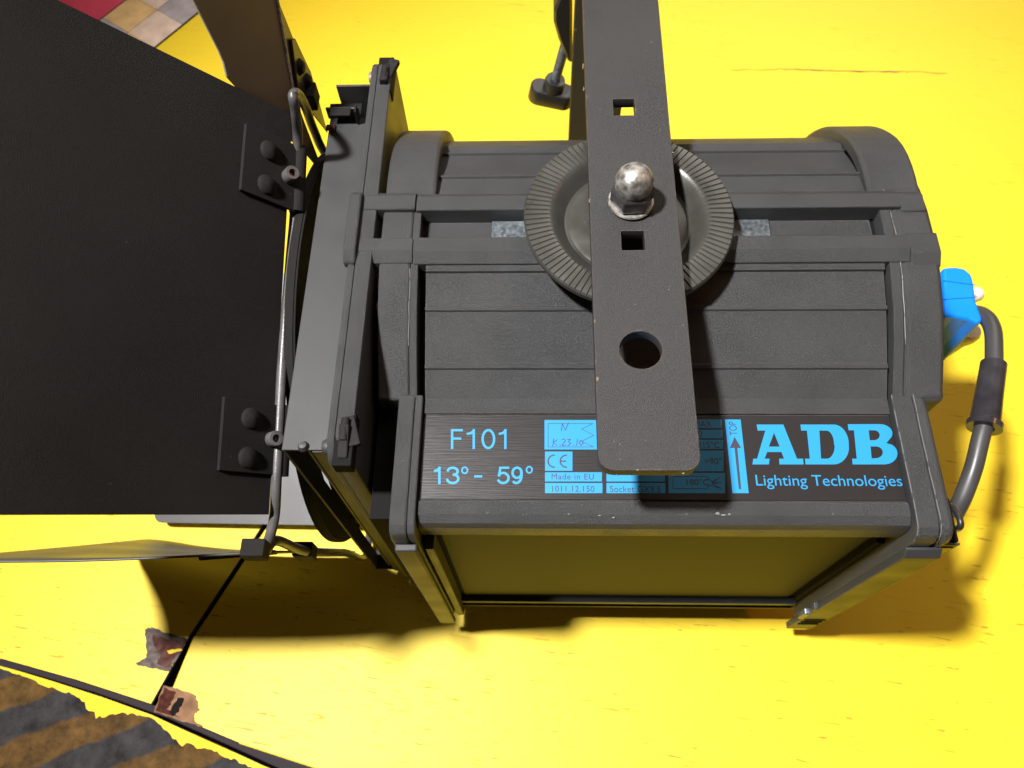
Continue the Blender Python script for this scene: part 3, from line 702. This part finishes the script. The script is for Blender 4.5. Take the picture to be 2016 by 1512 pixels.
# leaf toward the luminaire's underside, seen nearly edge on
g = lambda x, y, z: Vector((x, y, z))
def smooth_leaf(name, quad, m, th, label, rnd, bend=0.):
    n = (quad[1] - quad[0]).cross(quad[3] - quad[0]).normalized()
    return bown(slab(name, round_poly(quad, rnd, 8), n, th, m, None, .0003, label))
def lerpl(P, k): return P
def loft(name, A, B, rows, m, th, label):
    n = len(A); v = []; f = []
    for j in range(rows + 1):
        for i in range(n): v.append(A[i].lerp(B[i], j / rows))
    for j in range(rows):
        for i in range(n - 1): f.append((j * n + i, j * n + i + 1, (j + 1) * n + i + 1, (j + 1) * n + i))
    me = mesh(v, f); o = link(name, me, m, smooth=True, label=label)
    so = o.modifiers.new('thickness', 'SOLIDIFY'); so.thickness = th; so.offset = 0
    return bown(o)
nearp = [at(u, v, z) for u, v, z in ((540, 1086, .246), (430, 1092, .252), (300, 1099, .258), (150, 1104, .262), (0, 1106, .264), (-100, 1107, .264), (-200, 1107, .263), (-260, 1107, .262), (-300, 1106, .260))]
farp = [at(u, v, z) for u, v, z in ((700, 1086, .022), (590, 1087, .020), (480, 1084, .018), (400, 1077, .015), (330, 1066, .013), (285, 1063, .012), (240, 1069, .022), (190, 1084, .055), (60, 1097, .140))]
def dens(P): return spline(P, 4)
l3 = loft('leaf', dens(nearp), dens(farp), 10, M['leafc'], .0012, 'leaf standing on edge above the floor near the groove')
# leaf beside the floor
q1_, q2_ = at(600, 1035, .016), at(304, 1029, .014)
q1_.x = -.146
l4 = smooth_leaf('leaf', [q1_, q2_, g(q2_.x, q2_.y + .205, .078), g(-.146, q1_.y + .205, .080)], M['leaf'], .0012, 'grey leaf lying low over the yellow floor', [0, .008, .008, 0])
# far leaf: a folded sheet hinged on the far rod
P0 = atX(575, 172, X0 - .001)
nB = Vector((.80, -.50, .10)).normalized()
P1_ = onplane(533, -70, P0, nB)
Bq = [P0, P1_] + [onplane(u, v, P0, nB) for u, v in ((330, -100), (380, 0), (408, 55), (430, 98), (440, 122), (447, 152), (520, 232), (600, 300), (642, 350), (600, 240))]
l2 = bown(slab('leaf', Bq, nB, .0014, M['leafb'], None, .0003, 'brownish far leaf rising past the top edge'))
rA = atX(646, 262, -.1425)
nA = (P1_ - P0).cross(rA - P0).normalized()
if nA.x < 0: nA = -nA
def PA(u, v, off=0.): return onplane(u, v, P0 + nA * off, nA)
fa = slab('leaf_flap', [P0 + nA * .0002, P1_ + nA * .0002, PA(548, 0), PA(578, 76), PA(612, 140), rA], nA, .0010, M['leaf'], None, .0003); fa.parent = l2
we = link('worn_lit_edge', tube([P0 + nB * .0004 + (P1_ - P0) * .0, P1_ + nB * .0004], .0009, 8), M['steel2'], label='scuffed edge, coloured paler where it catches light'); we.parent = l2  # scuffed metal edge; the light it catches is put into the pale colour
hp = slab('hinge_plate', [PA(575, 78, .002), PA(582, 76, .002), PA(606, 128, .002), PA(612, 145, .002), PA(625, 215, .002), PA(600, 205, .002), PA(587, 172, .002)], nA, .0018, M['leaf'], None, .0003); hp.parent = l2
for (u, v) in ((590, 132), (604, 160)):
    r = link('rivet', lathe([(0, .0030), (.003, .0026), (.005, 0)], PA(u, v, .002), nA, 18), M['matt']); r.parent = l2
cb = PA(608, 190, .003)
o = box('clamp_block', tuple(cb - Vector((.005, .006, .006))), tuple(cb + Vector((.005, .006, .006))), M['matt'], None, .0008); o.parent = l2
# small fittings on the near rod
for (u, v, s) in ((500, 1080, .0075), (598, 1083, .010)):
    c = atX(u, v, X0 + (.001 if u < 550 else -.002)); 
    bown(box('clamp_block', (c.x - .006, c.y - .0045, c.z - s), (c.x + .006, c.y + .0045, c.z + s * .4), M['matt'], None, .0008))
bown(slab('hinge_plate', [atX(388, 1093, -.19), atX(540, 1083, -.146), atX(545, 1092, -.146), atX(392, 1104, -.19)], Vector((0, -.4, 1)), .002, M['matt'], None, .0003))

# ------------------------------------------------------------ power cable
pc = thing('power_cable', 'grey rubber cable with blue plug looping behind the spotlight', 'cable', (.30, .24, .0))
PINV = Matrix.Translation((-.30, -.24, 0))
def pown(o): o.parent = pc; o.matrix_parent_inverse = PINV; return o
cz = [(1878, 1014, .190), (1897, 975, .198), (1917, 920, .205), (1931, 862, .21), (1940, 830, .212), (1951, 780, .214), (1956, 730, .214), (1957, 690, .212), (1955, 652, .208), (1944, 628, .203), (1926, 617, .197), (1905, 616, .19)]
cpts = [at(*p) for p in cz]
pown(link('cable', tube(spline(cpts, 8), .0052, 18), M['cable']))
s0, s1 = at(1948, 838, .2125), at(1962, 716, .2145)
s0 = cpts[4].lerp(cpts[3], .1); s1 = cpts[6] + (cpts[7] - cpts[6]) * .35
ax = s1 - s0; Ls = ax.length
pown(link('strain_sleeve', lathe([(.0055, -.0035), (.0098, -.0035), (.0100, 0), (.0085, .0012), (.0078, Ls * .5), (.0074, Ls), (.0055, Ls)], s0, ax, 32), M['sleeve']))
# blue plug: a shaped block extruded in depth
bp_ = [(1856, 526), (1880, 524), (1900, 527), (1914, 540), (1919, 560), (1922, 590), (1930, 612), (1936, 628), (1930, 638), (1908, 628), (1880, 623), (1858, 622)]
top = [at(u, v, .205) for u, v in bp_]
k = len(top)
vv = [p + Vector((0, 0, 0)) for p in top] + [Vector((p.x, p.y, .150)) for p in top]
plug = pown(link('plug', mesh(vv, [tuple(range(k)), tuple(range(2 * k - 1, k - 1, -1))] + [(i, (i + 1) % k, k + (i + 1) % k, k + i) for i in range(k)]), M['blue'], bevel=.006, seg=5))
for (va, vb) in ((553, 567), (590, 591)):
    A_ = at(1857, va - 1, .2052); B_ = at(1921, vb - 6, .2052)
    o = link('plug_seam', tube([A_, B_], .0003, 8), mat('plug_seam_%d' % va, (.0, .17, .70), .5)); o.parent = plug
lo = [at(u, v, .2) for u, v in ((1856, 640), (1900, 645), (1925, 650))]
pb = [(p.x, p.y) for p in top]
cxp = (at(1888, 640, .175)).x; cyp = at(1888, 640, .175).y
pown(link('plug_collar', lathe([(0, 0), (.0175, 0), (.0185, .002), (.0180, .006), (.0150, .012), (.010, .034), (0, .036)], at(1886, 630, .168), Vector((-.35, -.35, -1)), 40), M['ivory']))
pown(link('ivory_cap', lathe([(.0, .0055), (.003, .0050), (.0048, .0030), (.0052, 0), (.006, -.004), (0, -.006)], at(1919, 580, .185), Vector((1, .1, .3)), 28), M['ivory']))

# ------------------------------------------------------------ hook clamp on the yoke crossbar
hc = thing('hook_clamp', 'black hook clamp with zinc bolt and wing knob behind the yoke', 'clamp', (.02, .6, .12))
HINV = Matrix.Translation((-.02, -.6, -.12))
def hown(o): o.parent = hc; o.matrix_parent_inverse = HINV; return o
hy = .549
cl = [(1127, 0 - 60), (1094, -40), (1099, 0), (1090, 22), (1090, 45), (1100, 80), (1118, 122), (1127, 128)]
f1 = [atY(u, v, hy - .012) for u, v in cl]
hown(slab('hook', f1, Vector((0, -1, 0)), .030, M['knob'], None, .002))
b0, b1 = atY(1113, 88, hy), atY(1091, 166, hy)
hown(link('bolt', tube([b0, b0.lerp(b1, .98)], .0040, 16), M['zinc']))
thr = [b0.lerp(b1, i / 60) for i in range(61)]
hown(link('bolt_thread', tube(thr, .0042, 14, rad=[.0043 if i % 2 else .0039 for i in range(61)]), M['zinc']))
kd = (b1 - b0).normalized()
kn = hown(link('knob', lathe([(0, -.006), (.0085, -.006), (.0092, -.004), (.0092, .002), (.0095, .006), (0, .006)], b1, kd, 28), M['knob']))
kc = b1 + kd * .012; side = Vector((kd.z, 0, -kd.x)).normalized()
sx_ = kd.cross(side)
wp = rrect(-.0185, -.008, .0185, .008, .0075, 6)
me = shape2d([wp], .0062, .0015); me.transform(frame3(kc, side * 1 + sx_ * .1, kd))
autosmooth(me, 40); o = link('knob_wing', me, M['knob']); o.parent = kn
for par in (hc,):
    pass
bpy.context.view_layer.update()
